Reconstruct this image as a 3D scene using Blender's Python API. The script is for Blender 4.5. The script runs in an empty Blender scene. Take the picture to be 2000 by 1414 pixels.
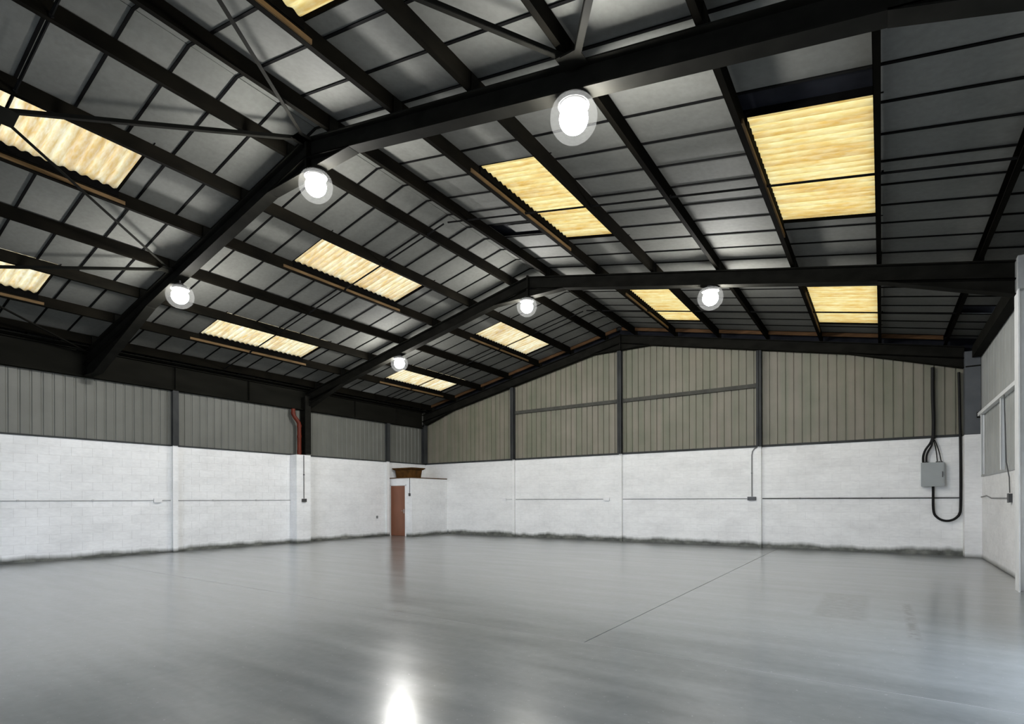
import bpy, math, random
from mathutils import Matrix, Vector

random.seed(7)
scene = bpy.context.scene
COL = scene.collection

# ------------------------------------------------------------------ camera
F_PX, YAW, HORIZON, ROLL, EYE = 1054.6, 0.6003, 975.8, -0.0032, 1.5
cam_data = bpy.data.cameras.new('camera')
cam_data.sensor_width = 36.0
cam_data.lens = 36.0 * F_PX / 2000.0
cam_data.shift_y = (HORIZON - 707.0) / 2000.0
cam_data.clip_end = 500
cam = bpy.data.objects.new('camera', cam_data)
COL.objects.link(cam)
cam.matrix_world = (Matrix.Translation((0, 0, EYE)) @ Matrix.Rotation(YAW, 4, 'Z')
                    @ Matrix.Rotation(math.pi / 2, 4, 'X') @ Matrix.Rotation(ROLL, 4, 'Z'))
scene.camera = cam

# ------------------------------------------------------------------ sky (overcast) and exposure
world = bpy.data.worlds.new('overcast_sky')
scene.world = world
world.use_nodes = True
bg = world.node_tree.nodes['Background']
bg.inputs['Color'].default_value = (0.80, 0.92, 1.10, 1)
bg.inputs['Strength'].default_value = 11.0
scene.view_settings.view_transform = 'Standard'
scene.view_settings.look = 'None'
scene.view_settings.exposure = 0.0
scene.view_settings.gamma = 1.0
scene.view_settings.use_curve_mapping = False
LAMP_L = 415.0

# ------------------------------------------------------------------ main dimensions (metres)
XL, XR, YB, YF = -17.16, 2.06, 18.1, -8.0
XC, ZR, SL = -7.58, 6.98, 0.207          # ridge line, rafter underside at ridge, roof slope
HB = 3.1                                  # top of the painted blockwork
FRAMES = (5.36, 11.89, 17.9)
OFF = (0.55, 1.95, 3.33, 4.74, 6.15, 7.55, 8.95)
PB, PT = 0.34, 0.56                       # purlin bottom / top above the rafter underside line
LIN = 0.575                               # lining underside
def xs(side, off): return XC + side * off
def zr(off, add): return ZR + add - SL * abs(off)
def zx(x, add): return zr(x - XC, add)

# ------------------------------------------------------------------ object helpers
WORLD = {}
def link(o, parent, origin):
    COL.objects.link(o)
    WORLD[o] = Vector(origin)
    if parent is not None:
        o.parent = parent
        o.location = Vector(origin) - WORLD[parent]
    else:
        o.location = origin
    return o

class MB:
    """collects world-space geometry for ONE mesh object"""
    def __init__(self): self.v = []; self.f = []; self.smooth = False
    def hexa(self, p):
        b = len(self.v); self.v += [tuple(q) for q in p]
        for f in ((0, 3, 2, 1), (4, 5, 6, 7), (0, 1, 5, 4), (1, 2, 6, 5), (2, 3, 7, 6), (3, 0, 4, 7)):
            self.f.append(tuple(b + i for i in f))
        return self
    def box(self, x0, x1, y0, y1, z0, z1):
        return self.hexa([(x0, y0, z0), (x1, y0, z0), (x1, y1, z0), (x0, y1, z0),
                          (x0, y0, z1), (x1, y0, z1), (x1, y1, z1), (x0, y1, z1)])
    def slope_box(self, x0, x1, y0, y1, a0, a1):
        """box whose bottom / top follow the roof slope (heights a0, a1 above rafter line)"""
        lo = lambda x: zx(x, a0); hi = lambda x: zx(x, a1)
        return self.hexa([(x0, y0, lo(x0)), (x1, y0, lo(x1)), (x1, y1, lo(x1)), (x0, y1, lo(x0)),
                          (x0, y0, hi(x0)), (x1, y0, hi(x1)), (x1, y1, hi(x1)), (x0, y1, hi(x0))])
    def prism(self, poly, axis, a, b):
        """extrude a 2-D polygon along axis ('x','y','z') from a to b"""
        def P(u, w, t): return {'x': (t, u, w), 'y': (u, t, w), 'z': (u, w, t)}[axis]
        n = len(poly); s = len(self.v)
        self.v += [P(u, w, a) for u, w in poly] + [P(u, w, b) for u, w in poly]
        self.f.append(tuple(range(s, s + n))); self.f.append(tuple(range(s + 2 * n - 1, s + n - 1, -1)))
        for i in range(n):
            j = (i + 1) % n; self.f.append((s + i, s + n + i, s + n + j, s + j))
        return self
    def bar(self, p, q, w, h, up=(0, 0, 1)):
        p, q = Vector(p), Vector(q); d = (q - p).normalized(); u = Vector(up)
        r = d.cross(u).normalized() * (w / 2); u2 = r.cross(d).normalized() * (h / 2)
        return self.hexa([p - r - u2, p + r - u2, q + r - u2, q - r - u2, p - r + u2, p + r + u2, q + r + u2, q - r + u2])
    def tube(self, pts, rad, n=8, cap=True):
        pts = [Vector(p) for p in pts]; s = len(self.v)
        t0 = (pts[1] - pts[0]).normalized()
        ref = Vector((0, 0, 1)) if abs(t0.z) < 0.9 else Vector((1, 0, 0))
        nrm = (ref - t0 * ref.dot(t0)).normalized()
        for i, p in enumerate(pts):
            t = (pts[min(i + 1, len(pts) - 1)] - pts[max(i - 1, 0)]).normalized()
            nrm = (nrm - t * nrm.dot(t)).normalized(); bn = t.cross(nrm)
            r = rad[i] if isinstance(rad, (list, tuple)) else rad
            for k in range(n):
                a = 2 * math.pi * k / n
                self.v.append(tuple(p + (nrm * math.cos(a) + bn * math.sin(a)) * r))
        for i in range(len(pts) - 1):
            for k in range(n):
                k2 = (k + 1) % n
                self.f.append((s + i * n + k, s + i * n + k2, s + (i + 1) * n + k2, s + (i + 1) * n + k))
        if cap:
            self.f.append(tuple(s + k for k in range(n - 1, -1, -1)))
            self.f.append(tuple(s + (len(pts) - 1) * n + k for k in range(n)))
        self.smooth = True
        return self
    def lathe(self, c, prof, n=24, closed=False):
        """revolve (radius, z) profile about the vertical through c"""
        s = len(self.v); m = len(prof)
        for r, z in prof:
            for k in range(n):
                a = 2 * math.pi * k / n
                self.v.append((c[0] + r * math.cos(a), c[1] + r * math.sin(a), c[2] + z))
        for i in range(m - 1):
            for k in range(n):
                k2 = (k + 1) % n
                self.f.append((s + i * n + k, s + i * n + k2, s + (i + 1) * n + k2, s + (i + 1) * n + k))
        if prof[0][0] > 1e-4: self.f.append(tuple(s + k for k in range(n - 1, -1, -1))) if closed else None
        if closed and prof[-1][0] > 1e-4: self.f.append(tuple(s + (m - 1) * n + k for k in range(n)))
        self.smooth = True
        return self
    def build(self, name, mat, parent=None, origin=None):
        if origin is None:
            if parent is not None and parent in WORLD: origin = WORLD[parent]
            else:
                xsr = [v[0] for v in self.v]; ysr = [v[1] for v in self.v]; zsr = [v[2] for v in self.v]
                origin = ((min(xsr) + max(xsr)) / 2, (min(ysr) + max(ysr)) / 2, min(zsr))
        o3 = Vector(origin)
        me = bpy.data.meshes.new(name)
        me.from_pydata([tuple(Vector(v) - o3) for v in self.v], [], self.f)
        me.update()
        if self.smooth:
            me.polygons.foreach_set('use_smooth', [True] * len(me.polygons))
            try: me.set_sharp_from_angle(angle=math.radians(42))
            except Exception: pass
        me.materials.append(mat)
        return link(bpy.data.objects.new(name, me), parent, origin)

def tag(o, label=None, cat=None, group=None, kind=None):
    if label: o['label'] = label
    if cat: o['category'] = cat
    if group: o['group'] = group
    if kind: o['kind'] = kind
    return o
def thing(name, loc, label, cat, group=None):
    o = bpy.data.objects.new(name, None); o.empty_display_size = 0.2
    link(o, None, loc)
    return tag(o, label, cat, group)
def structure(name, mb, mat):
    return tag(mb.build(name, mat), kind='structure')

# ------------------------------------------------------------------ materials
def new_mat(name):
    m = bpy.data.materials.new(name); m.use_nodes = True
    nt = m.node_tree; b = nt.nodes['Principled BSDF']
    return m, nt, b
def pos(nt, scale=(1, 1, 1)):
    g = nt.nodes.new('ShaderNodeNewGeometry'); mp = nt.nodes.new('ShaderNodeMapping')
    mp.inputs['Scale'].default_value = scale
    nt.links.new(g.outputs['Position'], mp.inputs['Vector']); return mp.outputs['Vector']
def noise(nt, vec, scale, detail=4, rough=0.55):
    n = nt.nodes.new('ShaderNodeTexNoise')
    n.inputs['Scale'].default_value = scale; n.inputs['Detail'].default_value = detail
    n.inputs['Roughness'].default_value = rough
    nt.links.new(vec, n.inputs['Vector']); return n.outputs['Fac']
def ramp(nt, fac, stops):
    r = nt.nodes.new('ShaderNodeValToRGB'); e = r.color_ramp.elements
    while len(e) < len(stops): e.new(0.5)
    for k, (p, c) in enumerate(stops):
        e[k].position = p; e[k].color = (*c, 1) if len(c) == 3 else c
    nt.links.new(fac, r.inputs['Fac']); return r.outputs['Color']
def mixc(nt, fac, a, b, mode='MIX'):
    m = nt.nodes.new('ShaderNodeMix'); m.data_type = 'RGBA'; m.blend_type = mode
    for s, v in ((m.inputs['Factor'], fac), (m.inputs['A'], a), (m.inputs['B'], b)):
        if hasattr(v, 'links'): nt.links.new(v, s)
        else: s.default_value = v if isinstance(v, float) else (*v, 1)
    return m.outputs['Result']
def math_n(nt, op, a, b=None, clamp=False):
    m = nt.nodes.new('ShaderNodeMath'); m.operation = op; m.use_clamp = clamp
    for i, v in enumerate((a, b)):
        if v is None: continue
        if hasattr(v, 'links'): nt.links.new(v, m.inputs[i])
        else: m.inputs[i].default_value = v
    return m.outputs[0]
def bump(nt, b, height, strength, dist=0.01):
    n = nt.nodes.new('ShaderNodeBump'); n.inputs['Strength'].default_value = strength
    n.inputs['Distance'].default_value = dist
    nt.links.new(height, n.inputs['Height']); nt.links.new(n.outputs['Normal'], b.inputs['Normal'])
def g3(v): return (v, v, v)

def simple(name, c0, c1, scale=6.0, rough=0.55, stretch=(1, 1, 1), spec=0.5, metal=0.0, obj_var=0.0):
    m, nt, b = new_mat(name)
    f = noise(nt, pos(nt, stretch), scale)
    col = ramp(nt, f, [(0.3, c0), (0.7, c1)])
    if obj_var:
        oi = nt.nodes.new('ShaderNodeObjectInfo')
        v = math_n(nt, 'MULTIPLY_ADD', oi.outputs['Random'], 2 * obj_var)
        v.node.inputs[2].default_value = 1 - obj_var
        hs = nt.nodes.new('ShaderNodeHueSaturation'); nt.links.new(v, hs.inputs['Value']); nt.links.new(col, hs.inputs['Color'])
        col = hs.outputs['Color']
    nt.links.new(col, b.inputs['Base Color'])
    b.inputs['Roughness'].default_value = rough; b.inputs['Specular IOR Level'].default_value = spec
    b.inputs['Metallic'].default_value = metal
    return m

M = {}
M['steel'] = simple('black_steel_paint', (0.006, 0.006, 0.0048), (0.012, 0.0116, 0.0096), 3.0, 0.8, (1, 1, 2), 0.04)
M['beam'] = simple('valley_beam_steel', (0.006, 0.006, 0.0046), (0.011, 0.0107, 0.0084), 2.0, 0.8, (1, 0.4, 2), 0.04)
M['purlin'] = simple('purlin_brown_steel', (0.0025, 0.0024, 0.0018), (0.006, 0.0052, 0.0036), 3.0, 0.8, (2, 0.5, 1), 0.02)
M['bar'] = simple('black_joint_bar', g3(0.003), g3(0.006), 4.0, 0.8, (1, 1, 1), 0.03)
M['deck'] = simple('dark_underlay', (0.006, 0.007, 0.010), (0.014, 0.015, 0.02), 3.0, 0.8, (1, 1, 1), 0.1)
M['foam'] = simple('black_foam_closure', g3(0.0015), g3(0.003), 8.0, 0.9, (1, 1, 1), 0.02)
M['post'] = simple('grey_black_post_steel', (0.024, 0.026, 0.027), (0.044, 0.046, 0.046), 3.0, 0.6, (1, 1, .5), 0.15)
M['rail'] = simple('grey_rail_steel', (0.045, 0.045, 0.04), (0.07, 0.07, 0.06), 3.0, 0.6, (1, 1, .5), 0.15)
M['cable'] = simple('black_cable', g3(0.006), g3(0.012), 5, 0.6, spec=0.15)
M['conduit'] = simple('grey_conduit', g3(0.14), g3(0.2), 5, 0.45)
M['conduit_white'] = simple('painted_conduit', g3(0.38), g3(0.46), 5, 0.5)
M['white_plastic'] = simple('white_plastic', g3(0.72), g3(0.8), 5, 0.4)
M['dark_plastic'] = simple('dark_grey_plastic', g3(0.035), g3(0.06), 5, 0.45)
M['cabinet'] = simple('grey_enamel', (0.27, 0.29, 0.285), (0.31, 0.33, 0.325), 2, 0.45)
M['pipe'] = simple('red_brown_pipe', (0.07, 0.010, 0.004), (0.12, 0.018, 0.007), 5, 0.5, spec=0.2)
M['door'] = simple('brown_door_paint', (0.17, 0.067, 0.035), (0.22, 0.088, 0.05), 2.5, 0.45, (1, 1, .3))
M['tank'] = simple('brown_tank', (0.035, 0.015, 0.003), (0.10, 0.045, 0.010), 4, 0.7, spec=0.1)
M['timber'] = simple('rust_brown_timber', (0.05, 0.025, 0.01), (0.11, 0.055, 0.022), 5, 0.8, (0.5, 3, 3), 0.2)
M['lit_strip'] = simple('lit_purlin_brown', (0.06, 0.038, 0.018), (0.125, 0.08, 0.04), 4, 0.8, (3, 0.5, 3), 0.1)  # purlin steel as the skylight lights it, put into the colour
M['white_steel'] = simple('white_painted_steel', (0.68, 0.69, 0.69), (0.78, 0.79, 0.78), 4, 0.5)
M['grey_steel'] = simple('grey_painted_steel', (0.30, 0.31, 0.31), (0.38, 0.39, 0.38), 4, 0.5)
M['column_steel'] = simple('blue_grey_steel', (0.055, 0.06, 0.066), (0.08, 0.086, 0.092), 3, 0.5)
M['lamp_body'] = simple('lamp_housing', g3(0.03), g3(0.05), 4, 0.4)
M['brass'] = simple('chrome_handle', g3(0.5), g3(0.6), 4, 0.3, metal=1.0)

# lining boards
m, nt, b = new_mat('grey_lining_board')
f1 = noise(nt, pos(nt, (0.6, 1.0, 1.0)), 1.3, 5); f2 = noise(nt, pos(nt), 14, 3)
c = ramp(nt, f1, [(0.3, (0.102, 0.103, 0.092)), (0.7, (0.134, 0.135, 0.121))])
c = mixc(nt, 0.18, c, ramp(nt, f2, [(0.3, g3(0.09)), (0.7, g3(0.19))]))
oi = nt.nodes.new('ShaderNodeObjectInfo')
hs = nt.nodes.new('ShaderNodeHueSaturation')
v = math_n(nt, 'MULTIPLY_ADD', oi.outputs['Random'], 0.18); v.node.inputs[2].default_value = 0.91
nt.links.new(v, hs.inputs['Value']); nt.links.new(c, hs.inputs['Color'])
nt.links.new(hs.outputs['Color'], b.inputs['Base Color'])
b.inputs['Roughness'].default_value = 0.75; b.inputs['Specular IOR Level'].default_value = 0.2
M['lining'] = m
M['lining_pale'] = simple('pale_lining_board', (0.24, 0.25, 0.24), (0.3, 0.3, 0.29), 3, 0.7)

# translucent corrugated rooflight, stained
m, nt, b = new_mat('stained_translucent_sheet')
nt.nodes.remove(b)
out = nt.nodes['Material Output']
st = noise(nt, pos(nt, (0.5, 3.2, 0.5)), 1.6, 6, 0.62)
fine = noise(nt, pos(nt, (1.2, 6.0, 1.2)), 5.0, 4, 0.6)
oi = nt.nodes.new('ShaderNodeObjectInfo')
stain = ramp(nt, st, [(0.30, (1.0, 0.90, 0.62)), (0.46, (0.97, 0.78, 0.40)), (0.58, (0.80, 0.50, 0.16)), (0.74, (0.50, 0.27, 0.07))])
stain = mixc(nt, 0.35, stain, ramp(nt, fine, [(0.35, (1, 0.96, 0.82)), (0.65, (0.78, 0.5, 0.16))]))
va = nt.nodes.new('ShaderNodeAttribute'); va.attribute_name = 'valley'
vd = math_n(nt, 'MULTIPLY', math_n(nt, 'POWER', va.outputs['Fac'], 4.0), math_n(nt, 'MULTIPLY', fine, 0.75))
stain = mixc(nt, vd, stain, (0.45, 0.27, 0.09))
colr = mixc(nt, 1.0, mixc(nt, 1.0, stain, oi.outputs['Color'], 'MULTIPLY'), g3(0.165), 'MULTIPLY')
tr = nt.nodes.new('ShaderNodeBsdfTranslucent'); df = nt.nodes.new('ShaderNodeBsdfDiffuse')
mx = nt.nodes.new('ShaderNodeMixShader'); mx.inputs['Fac'].default_value = 0.12
nt.links.new(colr, tr.inputs['Color']); df.inputs['Color'].default_value = (0.35, 0.28, 0.16, 1)
nt.links.new(tr.outputs[0], mx.inputs[1]); nt.links.new(df.outputs[0], mx.inputs[2])
nt.links.new(mx.outputs[0], out.inputs['Surface'])
M['sheet'] = m

# painted blockwork with a grey paint upstand and grime along the floor
def block_material(name, tint, grime_h, grime_amp):
    m, nt, b = new_mat(name)
    f1 = noise(nt, pos(nt, (0.8, 0.8, 1.6)), 1.1, 6, 0.6); f2 = noise(nt, pos(nt, (1, 1, 3)), 7, 4)
    c = ramp(nt, f1, [(0.28, tuple(0.80 * t for t in tint)), (0.5, tuple(0.92 * t for t in tint)), (0.72, tint)])
    c = mixc(nt, 0.25, c, ramp(nt, f2, [(0.3, g3(0.62)), (0.7, g3(0.9))]))
    oi = nt.nodes.new('ShaderNodeObjectInfo')
    v = math_n(nt, 'MULTIPLY_ADD', oi.outputs['Random'], 0.04); v.node.inputs[2].default_value = 0.98
    hs = nt.nodes.new('ShaderNodeHueSaturation'); nt.links.new(v, hs.inputs['Value']); nt.links.new(c, hs.inputs['Color'])
    c = hs.outputs['Color']
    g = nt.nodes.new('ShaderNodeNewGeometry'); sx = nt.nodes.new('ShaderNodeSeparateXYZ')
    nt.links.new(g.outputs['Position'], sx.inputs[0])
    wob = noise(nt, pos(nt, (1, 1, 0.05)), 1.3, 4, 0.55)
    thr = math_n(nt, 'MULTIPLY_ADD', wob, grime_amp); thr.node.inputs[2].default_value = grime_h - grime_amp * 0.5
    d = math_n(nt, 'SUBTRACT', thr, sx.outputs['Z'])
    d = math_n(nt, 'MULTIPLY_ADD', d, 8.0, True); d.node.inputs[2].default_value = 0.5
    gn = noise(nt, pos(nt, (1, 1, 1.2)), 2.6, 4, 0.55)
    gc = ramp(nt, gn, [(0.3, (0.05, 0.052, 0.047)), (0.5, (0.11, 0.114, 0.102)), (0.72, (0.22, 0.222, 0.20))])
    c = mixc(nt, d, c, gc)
    nt.links.new(c, b.inputs['Base Color'])
    b.inputs['Roughness'].default_value = 0.6; b.inputs['Specular IOR Level'].default_value = 0.3
    bump(nt, b, f2, 0.25, 0.01)
    return m
M['block'] = block_material('white_block_paint', (0.86, 0.87, 0.87), 0.12, 0.26)
M['block_back'] = block_material('white_block_paint_back_wall', (0.86, 0.865, 0.85), 0.16, 0.34)
M['block_plain'] = block_material('white_block_paint_right_wall', (0.80, 0.80, 0.79), 0.055, 0.06)
M['mortar'] = block_material('painted_mortar', (0.74, 0.74, 0.73), 0.15, 0.18)

# cladding sheets
def clad_material(name, a, bcol, rough=0.5):
    m, nt, b = new_mat(name)
    f1 = noise(nt, pos(nt, (4.5, 4.5, 0.25)), 1.0, 3); f2 = noise(nt, pos(nt, (1, 1, 1)), 1.4, 4)
    c = ramp(nt, f1, [(0.35, a), (0.65, bcol)])
    c = mixc(nt, 0.3, c, ramp(nt, f2, [(0.3, tuple(0.7 * t for t in a)), (0.7, tuple(1.15 * t for t in bcol))]))
    nt.links.new(c, b.inputs['Base Color']); b.inputs['Roughness'].default_value = rough
    b.inputs['Specular IOR Level'].default_value = 0.3
    return m
M['clad_back'] = clad_material('beige_grey_cladding', (0.150, 0.158, 0.112), (0.205, 0.185, 0.148))
M['clad_left'] = clad_material('grey_cladding', (0.115, 0.118, 0.104), (0.138, 0.14, 0.124))
M['clad_right'] = clad_material('pale_grey_cladding', (0.34, 0.35, 0.34), (0.40, 0.41, 0.39))

# floor
m, nt, b = new_mat('sealed_grey_concrete')
f1 = noise(nt, pos(nt, (0.35, 0.9, 1)), 0.9, 6, 0.6); f2 = noise(nt, pos(nt), 9, 5, 0.6); f3 = noise(nt, pos(nt, (0.25, 1.4, 1)), 2.2, 5)
c = ramp(nt, f1, [(0.25, (0.148, 0.163, 0.166)), (0.5, (0.18, 0.196, 0.199)), (0.75, (0.215, 0.231, 0.235))])
c = mixc(nt, 0.26, c, ramp(nt, f2, [(0.3, g3(0.08)), (0.72, g3(0.28))]))
c = mixc(nt, 0.42, c, ramp(nt, f3, [(0.32, (0.10, 0.11, 0.112)), (0.68, (0.25, 0.264, 0.266))]))
# dark worn rectangle and scuff near the right
def patch(x0, x1, y0, y1, soft):
    g = nt.nodes.new('ShaderNodeNewGeometry'); sx = nt.nodes.new('ShaderNodeSeparateXYZ')
    nt.links.new(g.outputs['Position'], sx.inputs[0])
    fx = math_n(nt, 'ABSOLUTE', math_n(nt, 'SUBTRACT', sx.outputs['X'], (x0 + x1) / 2))
    fy = math_n(nt, 'ABSOLUTE', math_n(nt, 'SUBTRACT', sx.outputs['Y'], (y0 + y1) / 2))
    ax = math_n(nt, 'MULTIPLY', math_n(nt, 'SUBTRACT', (x1 - x0) / 2, fx), soft, True)
    ay = math_n(nt, 'MULTIPLY', math_n(nt, 'SUBTRACT', (y1 - y0) / 2, fy), soft, True)
    return math_n(nt, 'MULTIPLY', ax, ay)
wear = math_n(nt, 'MULTIPLY', patch(-0.78, -0.12, 7.85, 10.0, 12), ramp(nt, f2, [(0.4, g3(0.3)), (0.6, g3(0.8))]))
c = mixc(nt, wear, c, (0.10, 0.105, 0.10))
scuff = math_n(nt, 'MULTIPLY', patch(0.22, 0.36, 7.1, 9.5, 20), ramp(nt, f2, [(0.42, g3(0.0)), (0.55, g3(0.8))]))
c = mixc(nt, scuff, c, (0.07, 0.07, 0.07))
spk = ramp(nt, noise(nt, pos(nt), 26, 2), [(0.69, g3(0)), (0.74, g3(0.5))])
c = mixc(nt, spk, c, g3(0.42))
nt.links.new(c, b.inputs['Base Color'])
rr = ramp(nt, f3, [(0.3, g3(0.285)), (0.7, g3(0.34))])
nt.links.new(rr, b.inputs['Roughness']); b.inputs['Specular IOR Level'].default_value = 0.2
b.inputs['Coat Weight'].default_value = 0.95; b.inputs['Coat IOR'].default_value = 1.55
nt.links.new(ramp(nt, f3, [(0.3, g3(0.15)), (0.7, g3(0.215))]), b.inputs['Coat Roughness'])
M['floor'] = m
M['joint'] = simple('dark_joint', g3(0.05), g3(0.09), 5, 0.8)
M['sealant'] = simple('grey_sealant', g3(0.24), g3(0.32), 1.5, 0.6)
M['ground'] = simple('pale_concrete_yard', g3(0.28), g3(0.36), 2, 0.85)

# lamp bulb, and the scattering shell added for its halo
m, nt, b = new_mat('lamp_bulb_glow'); b.inputs['Base Color'].default_value = (0.9, 0.9, 0.9, 1)
b.inputs['Emission Color'].default_value = (1.0, 0.985, 0.95, 1); b.inputs['Emission Strength'].default_value = LAMP_L
M['bulb'] = m
m, nt, b = new_mat('lamp_halo_shell'); nt.nodes.remove(b); out = nt.nodes['Material Output']
t1 = nt.nodes.new('ShaderNodeBsdfTransparent'); t2 = nt.nodes.new('ShaderNodeBsdfTranslucent')
t2.inputs['Color'].default_value = (0.9, 0.92, 0.92, 1)
mx = nt.nodes.new('ShaderNodeMixShader'); mx.inputs['Fac'].default_value = 0.002
nt.links.new(t1.outputs[0], mx.inputs[1]); nt.links.new(t2.outputs[0], mx.inputs[2]); nt.links.new(mx.outputs[0], out.inputs['Surface'])
M['halo'] = m

# ================================================================== SETTING
# ---- floor: base with four slabs divided by open joints
fl = structure('floor', MB().box(XL - 0.3, XR + 0.3, YF - 0.3, YB + 0.3, -0.25, -0.025), M['joint'])
JX, JY, JG = -2.58, 5.1, 0.006
MB().box(XL - 0.3, XR + 0.3, YF - 0.3, JY - JG, -0.025, 0.0).build('slab', M['floor'], fl)
for x0, x1 in ((XL - 0.3, JX - JG), (JX + JG, XR + 0.3)):
    MB().box(x0, x1, JY + JG, YB + 0.3, -0.025, 0.0).build('slab', M['floor'], fl)
MB().box(XL - 0.3, XR + 0.3, JY - JG, JY + JG, -0.02, -0.001).build('joint_sealant', M['sealant'], fl)
gr = structure('ground_outside', MB().box(-60, 50, -60, 60, -0.5, -0.26), M['ground'])

# ---- ceiling: dark outer deck with holes over the rooflights, lining boards and joint bars below
JOINTS = [2.857 + 0.6488 * n for n in range(-2, 24)]
SKY_Y = [(0.70, 3.865), (7.235, 10.36), (13.78, 16.88)]
SKY_BANDS = [(1, 2), (4, 5)]
def sky_holes(side, e0, e1):
    """rooflight openings (y0, y1) in the roof band between two purlin offsets"""
    if not any(OFF[p] == e0 and OFF[q] == e1 for p, q in SKY_BANDS): return []
    return [h for k, h in enumerate(SKY_Y) if not (side == 1 and e0 == OFF[4] and k == 0)]
edges = [0.0] + list(OFF) + [9.72]
deck = MB()
for side in (-1, 1):
    for i in range(len(edges) - 1):
        a, bb = edges[i], edges[i + 1]
        holes = sky_holes(side, a, bb)
        segs = []; cur = YF - 0.2
        for h0, h1 in holes:
            segs.append((cur, h0)); cur = h1
        segs.append((cur, YB + 0.2))
        for y0, y1 in segs:
            deck.slope_box(min(xs(side, a), xs(side, bb)), max(xs(side, a), xs(side, bb)), y0, y1, 0.66, 0.70)
ceiling = structure('ceiling', deck, M['deck'])

def cam_area(c, dx, dy):
    """rough size in the picture, to choose the boards that show largest"""
    th = YAW; d = -math.sin(th) * c[0] + math.cos(th) * c[1]; r = math.cos(th) * c[0] + math.sin(th) * c[1]
    if d < 0.5: return 0
    x = 1000 + F_PX * r / d; y = HORIZON - F_PX * (c[2] - EYE) / d
    if not (-90 < x < 2090 and -90 < y < 1500): return 0
    return dx * dy * abs(c[2] - EYE) / d ** 3
boards = []
for side in (-1, 1):
    for i in range(len(edges) - 1):
        a, bb = edges[i] + 0.004, edges[i + 1] - 0.004
        holes = sky_holes(side, edges[i], edges[i + 1])
        cuts = [(JOINTS[k] + 0.004, JOINTS[k + 1] - 0.004) for k in range(len(JOINTS) - 1)] + [(JOINTS[-1] + 0.004, YB - 0.01)]
        for y0, y1 in cuts:
            pieces = [(y0, y1)]
            if holes:
                for h0, h1 in holes:
                    nxt = []
                    for p0, p1 in pieces:
                        if p1 <= h0 or p0 >= h1: nxt.append((p0, p1)); continue
                        if p0 < h0 - 0.05: nxt.append((p0, h0 - 0.004))
                        if p1 > h1 + 0.05: nxt.append((h1 + 0.004, p1))
                    pieces = nxt
            for p0, p1 in pieces:
                mid = (p0 + p1) / 2
                # boards that have come away: dark gaps beside the near right rooflight, by the ridge and at the right eaves
                if side == 1 and i == 5 and 6.75 < mid < 7.24: continue
                if side == 1 and i == 1 and 9.40 < mid < 9.95: continue
                if side == 1 and i == 7 and 15.2 < mid < 15.8: continue
                x0, x1 = sorted((xs(side, a), xs(side, bb)))
                c = ((x0 + x1) / 2, mid, zx((x0 + x1) / 2, LIN))
                boards.append((cam_area(c, x1 - x0, p1 - p0), x0, x1, p0, p1, side, i))
boards.sort(reverse=True)
rest = MB()
for k, (ar, x0, x1, p0, p1, side, i) in enumerate(boards):
    if k < 298 and ar > 0:
        pale = side == -1 and i == 6 and 13.9 < (p0 + p1) / 2 < 14.6
        dz = random.uniform(-0.002, 0.002)
        MB().slope_box(x0, x1, p0, p1, LIN + dz, LIN + 0.02 + dz).build('lining_board', M['lining_pale' if pale else 'lining'], ceiling)
    else: rest.slope_box(x0, x1, p0, p1, LIN, LIN + 0.02)
for side in (-1, 1):
    x0, x1 = sorted((xs(side, 0.0), xs(side, 9.7)))
    for y0 in (-7.9, -5.6, -3.3, -1.0):   # long boards behind the viewpoint
        rest.slope_box(x0, x1, y0 + 0.01, min(y0 + 2.29, JOINTS[0] - 0.004), LIN, LIN + 0.02)
    rest.slope_box(x0, x1, 1.3, JOINTS[0] - 0.004, LIN, LIN + 0.02) if False else None
tag(rest.build('lining_boards_small', M['lining'], ceiling), kind='stuff')
# slipped board half hanging in the gap by the ridge
MB().slope_box(-6.62, -5.7, 9.52, 9.86, LIN + 0.03, LIN + 0.045).build('slipped_board', M['lining'], ceiling)
for side in (-1, 1):
    for (i0, i1) in ((0, 2), (2, 3), (3, 5), (5, 6), (6, 8)):
        a, bb = edges[i0], edges[i1]
        holes = sky_holes(side, a, bb)
        for yj in JOINTS:
            if any(h0 - 0.02 < yj < h1 + 0.02 for h0, h1 in holes): continue
            x0, x1 = sorted((xs(side, a), xs(side, bb)))
            w = 0.019
            MB().slope_box(x0, x1, yj - w, yj + w, LIN - 0.016, LIN - 0.003).build('joint_bar', M['bar'], ceiling)

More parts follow.
